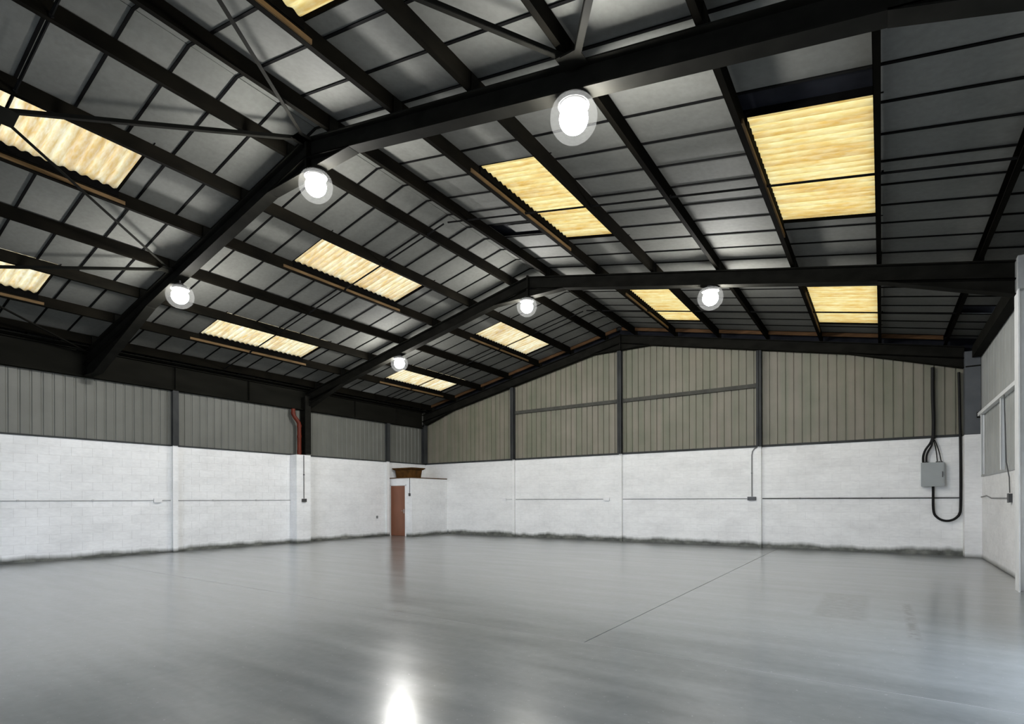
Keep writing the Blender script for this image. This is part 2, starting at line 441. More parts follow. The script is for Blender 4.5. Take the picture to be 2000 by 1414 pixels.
# ---- walls
def block_wall(name, axis, fixed, a0, a1, h, inward, mat, skip=(), skip_z=None):
    """painted block wall; axis 'y' runs along y at x=fixed, axis 'x' runs along x at y=fixed; inward = room side sign"""
    t = 0.2
    if axis == 'y':
        base = MB().box(*sorted((fixed - inward * 0.004, fixed - inward * t)), a0, a1 + 0.3, -0.2, h)
    else:
        base = MB().box(a0 - 0.3, a1 + 0.3, *sorted((fixed - inward * 0.004, fixed - inward * t)), -0.2, h)
    w = structure(name, base, M['mortar'])
    ch = h / round(h / 0.2215); bl = 0.45; out = []
    for r in range(int(round(h / ch))):
        s = a0 - (bl / 2 if r % 2 else 0)
        while s < a1 - 0.02:
            u0, u1 = max(s, a0) + 0.004, min(s + bl, a1) - 0.004
            if u1 - u0 > 0.03 and not any(k0 <= (u0 + u1) / 2 <= k1 for k0, k1 in skip):
                z0, z1 = r * ch + 0.004, (r + 1) * ch - 0.004
                c = (fixed, (u0 + u1) / 2, (z0 + z1) / 2) if axis == 'y' else ((u0 + u1) / 2, fixed, (z0 + z1) / 2)
                th = YAW; d = -math.sin(th) * c[0] + math.cos(th) * c[1]; rr_ = math.cos(th) * c[0] + math.sin(th) * c[1]
                px = 1000 + F_PX * rr_ / d if d > 0.5 else 9999
                vis = -40 < px < 2040
                out.append(((u1 - u0) / max(d, 0.5) ** 2 if vis else 0, u0, u1, z0, z1))
            s += bl
    out.sort(reverse=True)
    cache = {}
    stuff = MB()
    for k, (ar, u0, u1, z0, z1) in enumerate(out):
        if axis == 'y': dims = (*sorted((fixed, fixed - inward * 0.03)), u0, u1, z0, z1)
        else: dims = (u0, u1, *sorted((fixed, fixed - inward * 0.03)), z0, z1)
        if ar > 0 and k < 298:
            key = (round(u1 - u0, 3), round(z1 - z0, 3))
            org = (dims[0], dims[2], dims[4])
            if key not in cache:
                o = MB().box(*dims).build('block', mat, w, origin=org); cache[key] = o.data
            else:
                o = bpy.data.objects.new('block', cache[key]); link(o, w, org)
        else: stuff.box(*dims)
    if stuff.v: tag(stuff.build('blocks_distant', mat, w), kind='stuff')
    return w
wall_left = block_wall('wall_left', 'y', XL, YF, YB, HB, 1, M['block'])
wall_back = block_wall('wall_back', 'x', YB, XL, XR, HB, -1, M['block_back'])
DOOR_Y = (4.9, 7.1)                        # daylight opening in the right wall, beside the viewpoint
wall_right = block_wall('wall_right', 'y', XR, DOOR_Y[1], YB, 2.05, -1, M['block_plain'])
mb = MB().box(XR, XR + 0.2, YF, DOOR_Y[0], -0.2, 5.5).box(XR, XR + 0.2, DOOR_Y[0], DOOR_Y[1], 3.5, 5.5)
wall_right_b = structure('wall_right', mb, M['block_plain'])
# front wall (behind the viewpoint) with an assumed wide opening, sized for daylight fill
FD = (-10.5, -2.5, 4.0)
mb = MB().box(XL - 0.2, FD[0], YF - 0.2, YF, -0.2, 5.0).box(FD[1], XR + 0.2, YF - 0.2, YF, -0.2, 5.0).box(FD[0], FD[1], YF - 0.2, YF, FD[2], 5.0)
mb.prism([(XL - 0.2, 5.0), (XR + 0.2, 5.0), (XR + 0.2, zx(XR, 0.66)), (XC, zx(XC, 0.66)), (XL - 0.2, zx(XL, 0.66))], 'y', YF - 0.2, YF)
structure('wall_front', mb, M['block_plain'])

# cladding sheets above the blockwork: narrow grooves between flat pans
def clad(wall, axis, fixed, a0, a1, z0, topf, inward, mat, pitch=0.22, per=4, gw=0.034, gd=0.03):
    n = int(round((a1 - a0) / pitch)); pitch = (a1 - a0) / n
    k = 0
    while k < n:
        m_ = min(per, n - k); mb = MB(); pts = []
        for j in range(m_):
            u = a0 + (k + j) * pitch
            pts += [(u, 0.0), (u + pitch - gw, 0.0), (u + pitch - gw * 0.75, gd), (u + pitch - gw * 0.25, gd)]
        pts.append((a0 + (k + m_) * pitch, 0.0))
        s = 0
        for (u, dep) in pts:
            o_ = fixed - inward * dep
            for zz in (z0, topf(u)):
                mb.v.append((o_, u, zz) if axis == 'y' else (u, o_, zz))
        for q in range(len(pts) - 1):
            mb.f.append((2 * q, 2 * q + 2, 2 * q + 3, 2 * q + 1))
        # rear skin so that the sheet is closed
        b0 = len(mb.v); o_ = fixed - inward * (gd + 0.02)
        for u in (pts[0][0], pts[-1][0]):
            for zz in (z0, topf(u)): mb.v.append((o_, u, zz) if axis == 'y' else (u, o_, zz))
        mb.f.append((b0, b0 + 1, b0 + 3, b0 + 2))
        mb.build('cladding_sheet', mat, wall)
        k += per
clad(wall_left, 'y', XL, YF, YB, HB, lambda u: 5.6, 1, M['clad_left'], gw=0.06, gd=0.018)
clad(wall_back, 'x', YB, XL, XR, HB, lambda u: zx(u, 0.25), -1, M['clad_back'])
MB().prism([(XL - 0.2, zx(XL, 0.2)), (XC, zx(XC, 0.2)), (XR + 0.2, zx(XR, 0.2)), (XR + 0.2, zx(XR, 0.66)), (XC, zx(XC, 0.66)), (XL - 0.2, zx(XL, 0.66))], 'y', YB - 0.002, YB + 0.2).build('verge_panel', M['deck'], wall_back)
clad(wall_right, 'y', XR, DOOR_Y[1], YB, 2.05, lambda u: 5.6, -1, M['clad_right'], pitch=0.36, per=2, gw=0.03, gd=0.025)
# dark sill flashing over the blockwork
MB().box(XL, XL + 0.03, YF, YB, HB - 0.005, HB + 0.035).build('sill_flashing', M['post'], wall_left)
MB().box(XL + 0.03, XR - 0.34, YB - 0.03, YB, HB - 0.005, HB + 0.06).build('sill_flashing', M['post'], wall_back)
MB().box(XR - 0.02, XR, 12.2, 17.65, 2.03, 2.07).build('sill_flashing', M['grey_steel'], wall_right)

# timber strips between the purlins along the gable
for side in (-1, 1):
    x0, x1 = sorted((xs(side, 0.1), xs(side, 8.9)))
    structure('trim_1' if side < 0 else 'trim_2', MB().slope_box(x0, x1, 17.74, 17.79, 0.45, 0.55), M['timber'])

# ================================================================== STEEL FRAMES
def beam_i(mb, stations, y, w=0.2, tf=0.018, tw=0.012):
    """I-section following stations (x, z_bottom, z_top)"""
    for (xa, ba, ta), (xb, b_, t_) in zip(stations, stations[1:]):
        def seg(y0, y1, la, lb, ha, hb_):
            mb.hexa([(xa, y0, la), (xb, y0, lb), (xb, y1, lb), (xa, y1, la), (xa, y0, ha), (xb, y0, hb_), (xb, y1, hb_), (xa, y1, ha)])
        seg(y - w / 2, y + w / 2, ba, b_, ba + tf, b_ + tf)
        seg(y - w / 2, y + w / 2, ta - tf, t_ - tf, ta, t_)
        seg(y - tw / 2, y + tw / 2, ba + tf, b_ + tf, ta - tf, t_ - tf)
    return mb
RD = 0.31
def frame(y, label, hl, hr, left_end, right_end, group='black steel portal frames'):
    t = thing('portal_frame', (XC, y, 0.0), label, 'steel frame', group)
    for side, x_end, h0 in ((-1, left_end, hl), (1, right_end, hr)):
        st = [(x, zx(x, 0), zx(x, RD)) for x in (XC, x_end)]
        if side < 0: st = st[::-1]
        beam_i(MB(), st, y).build('rafter', M['steel'], t)
        # eaves haunch
        mb = MB(); sx_ = h0[0]; slope = h0[1]
        xm = sx_ + side * min(abs(x_end - sx_), (zx(sx_, 0) - 4.735) / slope)
        st = [(sx_, zx(sx_, -0.004), zx(sx_, 0.02)), (xm, zx(sx_, 0) - slope * abs(xm - sx_), zx(xm, 0.02))]
        if abs(xm - x_end) > 0.05: st.append((x_end, st[-1][1], zx(x_end, 0.02)))
        if side < 0: st = st[::-1]
        beam_i(mb, st, y).build('haunch', M['steel'], t)
    mb = MB()
    beam_i(mb, [(XC - 1.05, zx(XC - 1.05, 0) - 0.004, zx(XC - 1.05, 0.02)), (XC, ZR - 0.222, ZR + 0.02), (XC + 1.05, zx(XC + 1.05, 0) - 0.004, zx(XC + 1.05, 0.02))], y)
    mb.build('apex_haunch', M['steel'], t)
    MB().box(XC - 0.02, XC + 0.02, y - 0.1, y + 0.1, ZR - 0.24, ZR + RD + 0.03).build('ridge_plate', M['steel'], t)
    return t
fr1 = frame(FRAMES[0], 'black steel roof frame nearest the viewer, crossing the top of the picture', (-13.35, 0.35), (0.05, 0.34), -17.1, 2.0)
fr2 = frame(FRAMES[1], 'middle black steel roof frame carrying the three smaller lamps', (-15.1, 0.33), (-0.05, 0.34), -17.1, 1.8)
fr3 = frame(FRAMES[2], 'black steel roof frame running along the top of the back wall', (-15.4, 0.33), (-0.75, 0.30), -17.1, 1.75)
# columns
y = FRAMES[1]
def col_i(mb, x0, x1, y0, y1, z0, z1, tf=0.018, tw=0.012):
    mb.box(x0, x0 + tf, y0, y1, z0, z1).box(x1 - tf, x1, y0, y1, z0, z1)
    ym = (y0 + y1) / 2
    return mb.box(x0 + tf, x1 - tf, ym - tw / 2, ym + tw / 2, z0, z1)
o = col_i(MB(), 1.80, 2.05, y - 0.25, y + 0.05, 0, 4.83).build('column', M['white_steel'], fr2); o['label'] = 'white painted lower column'
o = MB().box(1.80, 2.05, y - 0.24, y + 0.04, 4.83, 5.36).build('column_head', M['grey_steel'], fr2); o['label'] = 'grey column head'
col_i(MB(), -17.13, -16.82, y - 0.25, y - 0.02, HB + 0.04, 5.2).build('column', M['steel'], fr2)
o = MB().box(1.74, 2.05, 17.72, 18.02, HB, 5.2).build('column', M['column_steel'], fr3); o['label'] = 'blue-grey boxed corner column'
o = MB().box(1.755, 2.05, 17.70, 17.72, 4.80, 4.83).build('column_splice', M['steel'], fr3)
col_i(MB(), -17.13, -16.95, 17.8, 18.0, HB + 0.04, 4.9).build('column', M['post'], fr3)
col_i(MB(), 1.78, 2.05, FRAMES[0] - 0.1, FRAMES[0] + 0.1, 3.95, 5.42).build('column', M['grey_steel'], fr1)

# valley beam along the left eaves
vb = thing('eaves_beam', (XL, 6.0, 4.72), 'deep black steel beam running along the top of the left wall', 'beam')
mb = MB()
mb.box(-17.16, -16.98, YF + 0.1, 17.78, 4.72, 4.745).box(-17.16, -16.98, YF + 0.1, 17.78, 5.40, 5.425).box(-17.09, -17.07, YF + 0.1, 17.78, 4.745, 5.40)
mb.build('girder', M['beam'], vb)
MB().box(-17.1, -16.7, YF + 0.1, 17.78, 5.44, 5.46).build('gutter_plate', M['beam'], vb)
for yy in (1.0, 3.2, 7.47, 9.7, 14.0, 16.2):
    MB().box(-17.07, -16.99, yy - 0.006, yy + 0.006, 4.75, 5.39).build('stiffener', M['beam'], vb)
# eaves purlin on the right
eb = thing('eaves_beam', (XR, 12.0, 4.9), 'black steel eaves beam above the pale right-hand wall sheets', 'beam')
MB().box(1.88, 2.05, FRAMES[0] + 0.15, 11.6, 5.02, 5.3).build('girder', M['steel'], eb)
MB().box(1.88, 2.05, 11.98, 17.68, 5.02, 5.3).build('girder', M['steel'], eb)

# ================================================================== PURLINS
ord_ = ['first', 'second', 'third', 'fourth', 'fifth', 'sixth', 'seventh']
def z_section(mb, xw, y0, y1, off):
    zb, zt = zr(off, PB), zr(off, PT)
    web = 0.006; fl_ = 0.07
    mb.box(xw - web, xw, y0, y1, zb, zt)                       # web, face towards +x
    mb.box(xw - fl_, xw - web, y0, y1, zt - 0.006, zt)         # top flange
    mb.box(xw - fl_, xw - web, y0, y1, zb, zb + 0.006)         # bottom flange
    mb.box(xw - fl_, xw - fl_ + 0.005, y0, y1, zb, zb + 0.025)
    return mb
for side in (-1, 1):
    for i, off in enumerate(OFF):
        x = xs(side, off)
        lab = f'long dark steel purlin, {ord_[i]} from the ridge on the {"left" if side < 0 else "right"} roof slope'
        t = thing('purlin', (x, 5.0, zr(off, PB)), lab, 'purlin', 'roof purlins')
        z_section(MB(), x + 0.035, YF + 0.05, 17.95, off).build('section', M['purlin'], t)
        for fy in FRAMES:
            MB().box(x + 0.036, x + 0.046, fy - 0.08, fy + 0.08, zr(off, RD + 0.012), zr(off, PT - 0.02)).build('cleat', M['steel'], t)

# sag rods at mid bay
for yy, nm in ((2.2, 'nearest the viewer'), (8.63, 'in the middle roof bay'), (15.1, 'in the farthest roof bay')):
    for side in (-1, 1):
        t = thing('sag_rod', (xs(side, 4.75), yy, zr(4.75, 0.37)), f'thin black tie rod down the {"left" if side < 0 else "right"} roof slope, {nm}', 'rod', 'roof tie rods')
        w = 0.018 if yy > 3 else 0.02
        a, bb = xs(side, 0.06), xs(side, 9.0)
        MB().tube([(a, yy, zx(a, 0.375)), (bb, yy, zx(bb, 0.375))], w, 6).build('rod', M['bar'], t)
        for off in OFF:
            xx = xs(side, off) + 0.052
            MB().tube([(xx - 0.014, yy, zr(off, 0.375) - 0), (xx + 0.012, yy, zr(off, 0.375))], 0.03, 6).build('nut', M['bar'], t)

# wind bracing in the near bay
cells = [(-12.2, -7.58, 'left of the ridge, over the largest stained rooflight'), (-16.85, -12.2, 'at the far left above the eaves beam'),
         (-7.58, -2.75, 'just right of the ridge at the top of the picture'), (-2.75, 1.9, 'at the top right, rising from the near frame')]
Y0b, Y1b = -1.1, 5.27
for k, (xa, xb, lab) in enumerate(cells):
    yc = (Y0b + Y1b) / 2; xc_ = (xa + xb) / 2
    t = thing('roof_brace', (xc_, yc, zx(xc_, 0.25)), 'crossed black steel roof bracing ' + lab, 'brace', 'crossed roof bracing')
    A = 0.27; wd = (0.05, 0.045, 0.05, 0.07)[k]
    for (p, q) in (((xa, Y0b), (xb, Y1b)), ((xa, Y1b), (xb, Y0b))):
        P0 = (p[0], p[1], zx(p[0], A)); P1 = (q[0], q[1], zx(q[0], A))
        mb = MB().bar(P0, P1, wd, 0.008)
        d = (Vector(P1) - Vector(P0)).normalized(); r = d.cross(Vector((0, 0, 1))).normalized() * (wd / 2)
        up = Vector((0, 0, wd / 2))
        mb.bar(Vector(P0) + r + up, Vector(P1) + r + up, 0.008, wd)
        mb.build('angle_bar', M['steel'], t)
    zc = zx(xc_, A)
    MB().hexa([(xc_ - 0.16, yc - 0.22, zx(xc_ - 0.16, A) - 0.012), (xc_ + 0.16, yc - 0.22, zx(xc_ + 0.16, A) - 0.012), (xc_ + 0.16, yc + 0.22, zx(xc_ + 0.16, A) - 0.012), (xc_ - 0.16, yc + 0.22, zx(xc_ - 0.16, A) - 0.012),
               (xc_ - 0.16, yc - 0.22, zx(xc_ - 0.16, A)), (xc_ + 0.16, yc - 0.22, zx(xc_ + 0.16, A)), (xc_ + 0.16, yc + 0.22, zx(xc_ + 0.16, A)), (xc_ - 0.16, yc + 0.22, zx(xc_ - 0.16, A))]).build('gusset_plate', M['steel'], t)
    for xe in (xa + 0.03, xb - 0.03):
        MB().box(xe - 0.11, xe + 0.11, Y1b - 0.2, Y1b + 0.02, zx(xe, A) - 0.016, zx(xe, A) - 0.006).build('end_plate', M['steel'], t)

# ================================================================== ROOFLIGHTS
def rooflight(side, p, q, y0, y1, label, tint):
    a, bb = OFF[p], OFF[q]
    t = thing('skylight', (xs(side, (a + bb) / 2), (y0 + y1) / 2, zr((a + bb) / 2, 0.59)), label, 'skylight', 'stained corrugated rooflights')
    xa, xb = sorted((xs(side, a), xs(side, bb)))
    n = 3; w = (y1 - y0) / n; pitch = w / 7; amp = 0.022
    def prof(yy): return 0.612 + amp * math.cos(2 * math.pi * (yy - y0) / pitch)
    for k in range(n):
        s0, s1 = y0 + k * w, y0 + (k + 1) * w
        steps = 7 * 8; mb = MB()
        for j in range(steps + 1):
            yy = s0 + (s1 - s0) * j / steps
            for x in (xa - 0.06, xb + 0.02): mb.v.append((x, yy, zx(x, prof(yy))))
        for j in range(steps): mb.f.append((2 * j, 2 * j + 1, 2 * j + 3, 2 * j + 2))
        mb.smooth = True
        o = mb.build('corrugated_sheet', M['sheet'], t)
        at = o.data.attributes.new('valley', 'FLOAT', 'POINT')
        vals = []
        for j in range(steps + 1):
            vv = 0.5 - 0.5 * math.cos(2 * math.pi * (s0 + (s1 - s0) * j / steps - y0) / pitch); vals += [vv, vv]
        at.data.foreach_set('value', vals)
        v = random.uniform(0.93, 1.0)
        o.color = (tint[0] * v, tint[1] * v, tint[2] * v, 1)
    # scalloped foam filler on the far purlin
    xf = xa + 0.036; mb = MB(); steps = 21 * 8
    for j in range(steps + 1):
        yy = y0 + (y1 - y0) * j / steps
        tooth = 0.5 + 0.5 * math.cos(2 * math.pi * (yy - y0) / pitch)
        for zz in (0.455, 0.565 + 0.032 * tooth):
            mb.v.append((xf, yy, zx(xf, zz))); mb.v.append((xf + 0.014, yy, zx(xf, zz)))
    for j in range(steps):
        b0 = 4 * j; c0 = b0 + 4
        mb.f += [(b0, c0, c0 + 2, b0 + 2), (b0 + 1, b0 + 3, c0 + 3, c0 + 1), (b0 + 2, c0 + 2, c0 + 3, b0 + 3), (b0, b0 + 1, c0 + 1, c0)]
    mb.build('profile_filler', M['foam'], t)
    MB().box(xf, xf + 0.02, y0 - 0.25, y1 + 0.1, zx(xf, 0.352), zx(xf, 0.412)).build('lit_purlin_strip', M['lit_strip'], t)  # added strip, its brown paints skylight falling on the lower purlin web
    # timber trimmers closing the ends
    for ye in (y0, y1):
        s = 0.012 if ye == y1 else -0.012
        mb = MB(); ya, yb_ = sorted((ye, ye + s)); mb.slope_box(xa - 0.06, xb + 0.06, ya, yb_, LIN - 0.01, 0.668)
        mb.build('end_trimmer', M['foam'], t)
    return t
WARM, MID, PALE = (1.02, 0.93, 0.62), (1.0, 0.97, 0.93), (1.0, 1.0, 1.0)
sk = [(-1, 1, 2, 0, 'large amber-stained corrugated skylight at the left edge, behind crossed bracing', MID),
      (-1, 4, 5, 0, 'pale skylight cut by the left edge, low on the left slope', PALE),
      (1, 1, 2, 0, 'amber skylight corner cut off by the top edge of the picture', WARM),
      (-1, 1, 2, 1, 'cream corrugated skylight high on the left slope between near and middle frames', MID),
      (-1, 4, 5, 1, 'cream corrugated skylight low on the left slope between near and middle frames', PALE),
      (1, 1, 2, 1, 'amber corrugated skylight just right of the ridge, below the brightest lamp', WARM),
      (1, 4, 5, 1, 'biggest amber corrugated skylight, at the upper right under a dark gap', WARM),
      (-1, 1, 2, 2, 'small pale yellow skylight high on the left slope beyond the middle frame', PALE),
      (-1, 4, 5, 2, 'small pale yellow skylight low on the left slope near the back corner', PALE),
      (1, 1, 2, 2, 'small yellow skylight right of the ridge beyond the middle frame', WARM),
      (1, 4, 5, 2, 'small yellow skylight at the right, beyond the middle frame', WARM)]
for side, p, q, bay, lab, tint in sk: rooflight(side, p, q, *SKY_Y[bay], lab, tint)

# ================================================================== LAMPS
def lamp(x, y, z, zt, label, proto=None):
    t = thing('high_bay_lamp', (x, y, z), label, 'lamp', 'round high-bay lamps under the frames')
    c = (x, y, z)
    MB().tube([(x, y, z + 0.17), (x, y, zt)], 0.018, 8).build('stem', M['lamp_body'], t)
    MB().lathe(c, [(0.001, 0.20), (0.06, 0.20), (0.075, 0.17), (0.13, 0.15), (0.15, 0.10), (0.15, 0.075), (0.001, 0.075)], 24).build('housing', M['lamp_body'], t)
    MB().lathe(c, [(0.08, 0.12), (0.15, 0.105), (0.175, 0.085), (0.173, 0.08), (0.15, 0.095), (0.08, 0.11)], 28).build('reflector', M['lamp_body'], t)
    prof = [(0.09, 0.07)]
    for k in range(15):
        a = math.radians(50) - math.radians(140) * k / 14
        prof.append((max(0.001, 0.16 * math.cos(a)), -0.06 + 0.155 * math.sin(a)))
    MB().lathe(c, prof, 24).build('bulb', M['bulb'], t)
    prof = []
    for k in range(15):
        a = math.radians(60) - math.radians(150) * k / 14
        prof.append((max(0.001, 0.262 * math.cos(a)), -0.05 + 0.262 * math.sin(a)))
    MB().lathe(c, prof, 28).build('halo_globe', M['halo'], t)  # shell added round the bulb, its faint scatter imitates lens bloom
    return t
lamp(-2.82, 5.36, 5.80, zx(-2.82, 0.0), 'glowing round lamp on the right half of the nearest roof frame')
lamp(-7.45, 5.36, 6.58, ZR - 0.215, 'glowing round lamp under the peak of the nearest roof frame')
lamp(-12.0, 5.36, 5.80, zx(-12.0, 0.0), 'glowing round lamp on the left half of the nearest roof frame')
lamp(-7.65, 11.89, 6.60, ZR - 0.22, 'glowing round lamp hanging under the peak of the middle roof frame')
lamp(-3.0, 11.89, 5.84, zx(-3.0, 0.0), 'glowing round lamp on the right half of the middle roof frame')
lamp(-12.37, 11.89, 5.80, zx(-12.37, 0.0), 'small glowing lamp low on the left of the middle roof frame')

# ================================================================== WALL POSTS AND RAILS
def post_left(y, label):
    t = thing('wall_post', (XL + 0.07, y, 0), label, 'post', 'wall posts')
    col_i(MB(), XL + 0.035, XL + 0.17, y - 0.08, y + 0.08, HB + 0.01, 4.71, 0.012, 0.01).build('upper_section', M['post'], t)
    o = col_i(MB(), XL + 0.004, XL + 0.13, y - 0.07, y + 0.07, 0, HB + 0.01, 0.012, 0.01).build('lower_section', M['block'], t)
    o['label'] = 'white painted lower half'
post_left(7.47, 'steel wall post on the left wall, white painted below, nearest the viewer')
post_left(15.72, 'steel wall post on the left wall just before the brown door')
def post_back(x, label, top):
    t = thing('wall_post', (x, YB - 0.08, 0), label, 'post', 'wall posts')
    mb = MB()
    y0, y1 = YB - 0.19, YB - 0.035
    mb.box(x - 0.075, x + 0.075, y0, y0 + 0.012, HB + 0.01, top).box(x - 0.075, x + 0.075, y1 - 0.012, y1, HB + 0.01, top).box(x - 0.006, x + 0.006, y0, y1, HB + 0.01, top)
    mb.build('upper_section', M['post'], t)
    mb = MB(); y0, y1 = YB - 0.09, YB - 0.004
    mb.box(x - 0.05, x + 0.05, y0, y1, 0, HB + 0.01)
    o = mb.build('lower_section', M['block_back'], t); o['label'] = 'white painted lower half'
post_back(-12.27, 'dark steel post on the back wall, left of the three', zx(-12.27, 0.0))
post_back(-7.66, 'tall dark steel post under the peak of the back wall', ZR - 0.22)
post_back(-3.1, 'dark steel post on the back wall, right of the three', zx(-3.1, 0.0))
for x0, x1, lab in ((-12.18, -7.75, 'left'), (-7.57, -3.19, 'right')):
    t = thing('sheeting_rail', ((x0 + x1) / 2, YB - 0.05, 4.95), f'grey horizontal steel rail across the back wall sheets, {lab} of the tall post', 'rail', 'back wall rails')
    MB().box(x0, x1, YB - 0.085, YB - 0.079, 4.94, 5.06).box(x0, x1, YB - 0.079, YB - 0.035, 4.94, 4.946).box(x0, x1, YB - 0.079, YB - 0.035, 5.054, 5.06).build('channel', M['rail'], t)
    for xe in (x0 + 0.02, x1 - 0.02): MB().box(xe - 0.02, xe + 0.02, YB - 0.095, YB - 0.085, 4.93, 5.07).build('end_cleat', M['rail'], t)
t = thing('sheeting_rail', (XR - 0.05, 14.8, 3.55), 'pale grey horizontal rail across the right-hand wall sheets', 'rail')
MB().box(XR - 0.09, XR - 0.08, 11.98, 17.66, 3.53, 3.61).box(XR - 0.08, XR - 0.005, 11.98, 17.66, 3.53, 3.54).build('channel', M['white_steel'], t)
MB().box(XR - 0.1, XR - 0.005, 17.60, 17.64, 3.5, 3.64).build('end_cleat', M['steel'], t)
for yy, lab in ((14.62, 'nearer the viewer'), (17.2, 'by the corner')):
    t = thing('wall_strut', (XR - 0.05, yy, 2.08), f'thin pale vertical strut under the right-hand wall rail, {lab}', 'post', 'right wall struts')
    MB().box(XR - 0.075, XR - 0.067, yy - 0.04, yy + 0.04, 2.075, 3.52).box(XR - 0.067, XR - 0.006, yy - 0.004, yy + 0.004, 2.075, 3.52).build('angle', M['white_steel'], t)

# ================================================================== PIERS
t = thing('pier', (-16.98, 11.55, 0), 'white painted block pier on the left wall below the red-brown pipe', 'pier')
z = 0.0; k = 0
while z < HB - 0.05:
    z1 = min(z + 0.2214, HB)
    if k % 2: parts = ((11.27, 11.555), (11.555, 11.84))
    else: parts = ((11.27, 11.84),)
    for a, bb in parts: MB().box(XL + 0.001, -16.80, a + 0.003, bb - 0.003, z + 0.003, z1 - 0.003).build('block', M['block'], t)
    z = z1; k += 1
MB().box(XL + 0.001, -16.804, 11.275, 11.835, 0, HB - 0.002).build('core', M['mortar'], t)
t = thing('pier', (1.9, 17.9, 0), 'white painted corner pier at the right end of the back wall', 'pier')
z = 0.0
while z < HB - 0.05:
    z1 = min(z + 0.2214, HB)
    MB().box(1.73, XR - 0.001, 17.70, YB - 0.001, z + 0.003, z1 - 0.003).build('block', M['block_plain'], t)
    z = z1
MB().box(1.734, XR - 0.001, 17.704, YB - 0.001, 0, HB - 0.002).build('core', M['block_plain'], t)

# ================================================================== CLOSET, DOOR, TANK
CX, CY, CH = -15.88, 15.92, 2.40
t = thing('closet', (-16.5, 17.0, 0), 'small white painted block store with flat top in the back left corner', 'closet')
ch = CH / 11
for r in range(11):
    z0, z1 = r * ch + 0.003, (r + 1) * ch - 0.003
    cuts = [CY] + [CY + 0.22 * (r % 2) + 0.44 * k for k in range(1 - (r % 2) * 1, 6) if CY + 0.05 < CY + 0.22 * (r % 2) + 0.44 * k < YB - 0.05] + [YB - 0.002]
    for a, bb in zip(cuts, cuts[1:]):
        MB().box(CX - 0.14, CX, a + 0.003, bb - 0.003, z0, z1).build('block', M['block'], t)
MB().box(CX - 0.137, CX - 0.004, CY + 0.004, YB - 0.002, 0, CH - 0.002).build('core', M['mortar'], t)
MB().box(XL + 0.001, CX - 0.141, CY, CY + 0.14, 2.13, CH - 0.002).build('lintel', M['block'], t)
MB().box(-16.19, CX - 0.141, CY, CY + 0.14, 0, 2.13).build('jamb_block', M['block'], t)
MB().box(XL + 0.001, CX + 0.02, CY - 0.02, YB - 0.002, CH, CH + 0.035).build('top_board', M['timber'], t)
dr = thing('door', (-16.5, CY + 0.02, 0), 'closed reddish-brown door of the corner store', 'door')
MB().box(-17.10, -16.26, CY + 0.01, CY + 0.05, 0.01, 2.09).build('leaf', M['door'], dr)
for a, bb, z0, z1 in ((-17.155, -17.105, 0, 2.13), (-16.255, -16.19, 0, 2.13), (-17.155, -16.19, 2.095, 2.13)):
    MB().box(a, bb, CY - 0.012, CY + 0.06, z0, z1).build('frame', M['white_steel'], dr)
h_ = MB().box(-16.35, -16.31, CY, CY + 0.01, 0.95, 1.12).build('handle_plate', M['brass'], dr)
MB().tube([(-16.33, CY, 1.05), (-16.33, CY - 0.04, 1.05), (-16.43, CY - 0.045, 1.05)], 0.009, 6).build('handle', M['brass'], h_)
t = thing('water_tank', (-16.45, 16.35, CH + 0.035), 'brown flared tub standing on top of the corner store', 'tank')
mb = MB()
x0, x1, y0, y1, z0, z1 = -16.98, -15.98, 16.05, 16.65, CH + 0.035, CH + 0.40
mb.hexa([(x0 + 0.04, y0 + 0.04, z0), (x1 - 0.04, y0 + 0.04, z0), (x1 - 0.04, y1 - 0.04, z0), (x0 + 0.04, y1 - 0.04, z0), (x0, y0, z1), (x1, y0, z1), (x1, y1, z1), (x0, y1, z1)])
mb.build('tub', M['tank'], t)
MB().box(x0 - 0.09, x1 + 0.09, y0 - 0.09, y1 + 0.09, z1, z1 + 0.04).build('rim', M['tank'], t)
MB().hexa([(x0 - 0.02, y0 - 0.02, z1 - 0.05), (x1 + 0.02, y0 - 0.02, z1 - 0.05), (x1 + 0.02, y1 + 0.02, z1 - 0.05), (x0 - 0.02, y1 + 0.02, z1 - 0.05), (x0 - 0.08, y0 - 0.08, z1), (x1 + 0.08, y0 - 0.08, z1), (x1 + 0.08, y1 + 0.08, z1), (x0 - 0.08, y1 + 0.08, z1)]).build('collar', M['tank'], t)

# ================================================================== SERVICES
# red-brown downpipe
t = thing('downpipe', (-16.9, 11.47, HB), 'red-brown plastic downpipe with an offset bend on the left wall pier', 'pipe')
px_, r_ = -16.93, 0.068
MB().tube([(px_ - 0.05, 11.27, 4.70), (px_ - 0.05, 11.27, 4.52), (px_ - 0.03, 11.30, 4.44), (px_, 11.40, 4.30), (px_, 11.46, 4.22), (px_, 11.47, 4.14), (px_, 11.47, HB)], r_, 12).build('pipe', M['pipe'], t)
for zc in (4.12, 3.75, 3.22):
    MB().tube([(px_, 11.47, zc - 0.045), (px_, 11.47, zc + 0.045)], r_ + 0.012, 12).build('coupling', M['pipe'], t)
MB().tube([(px_ - 0.05, 11.27, 4.50), (px_ - 0.05, 11.27, 4.57)], r_ + 0.012, 12).build('coupling', M['pipe'], t)

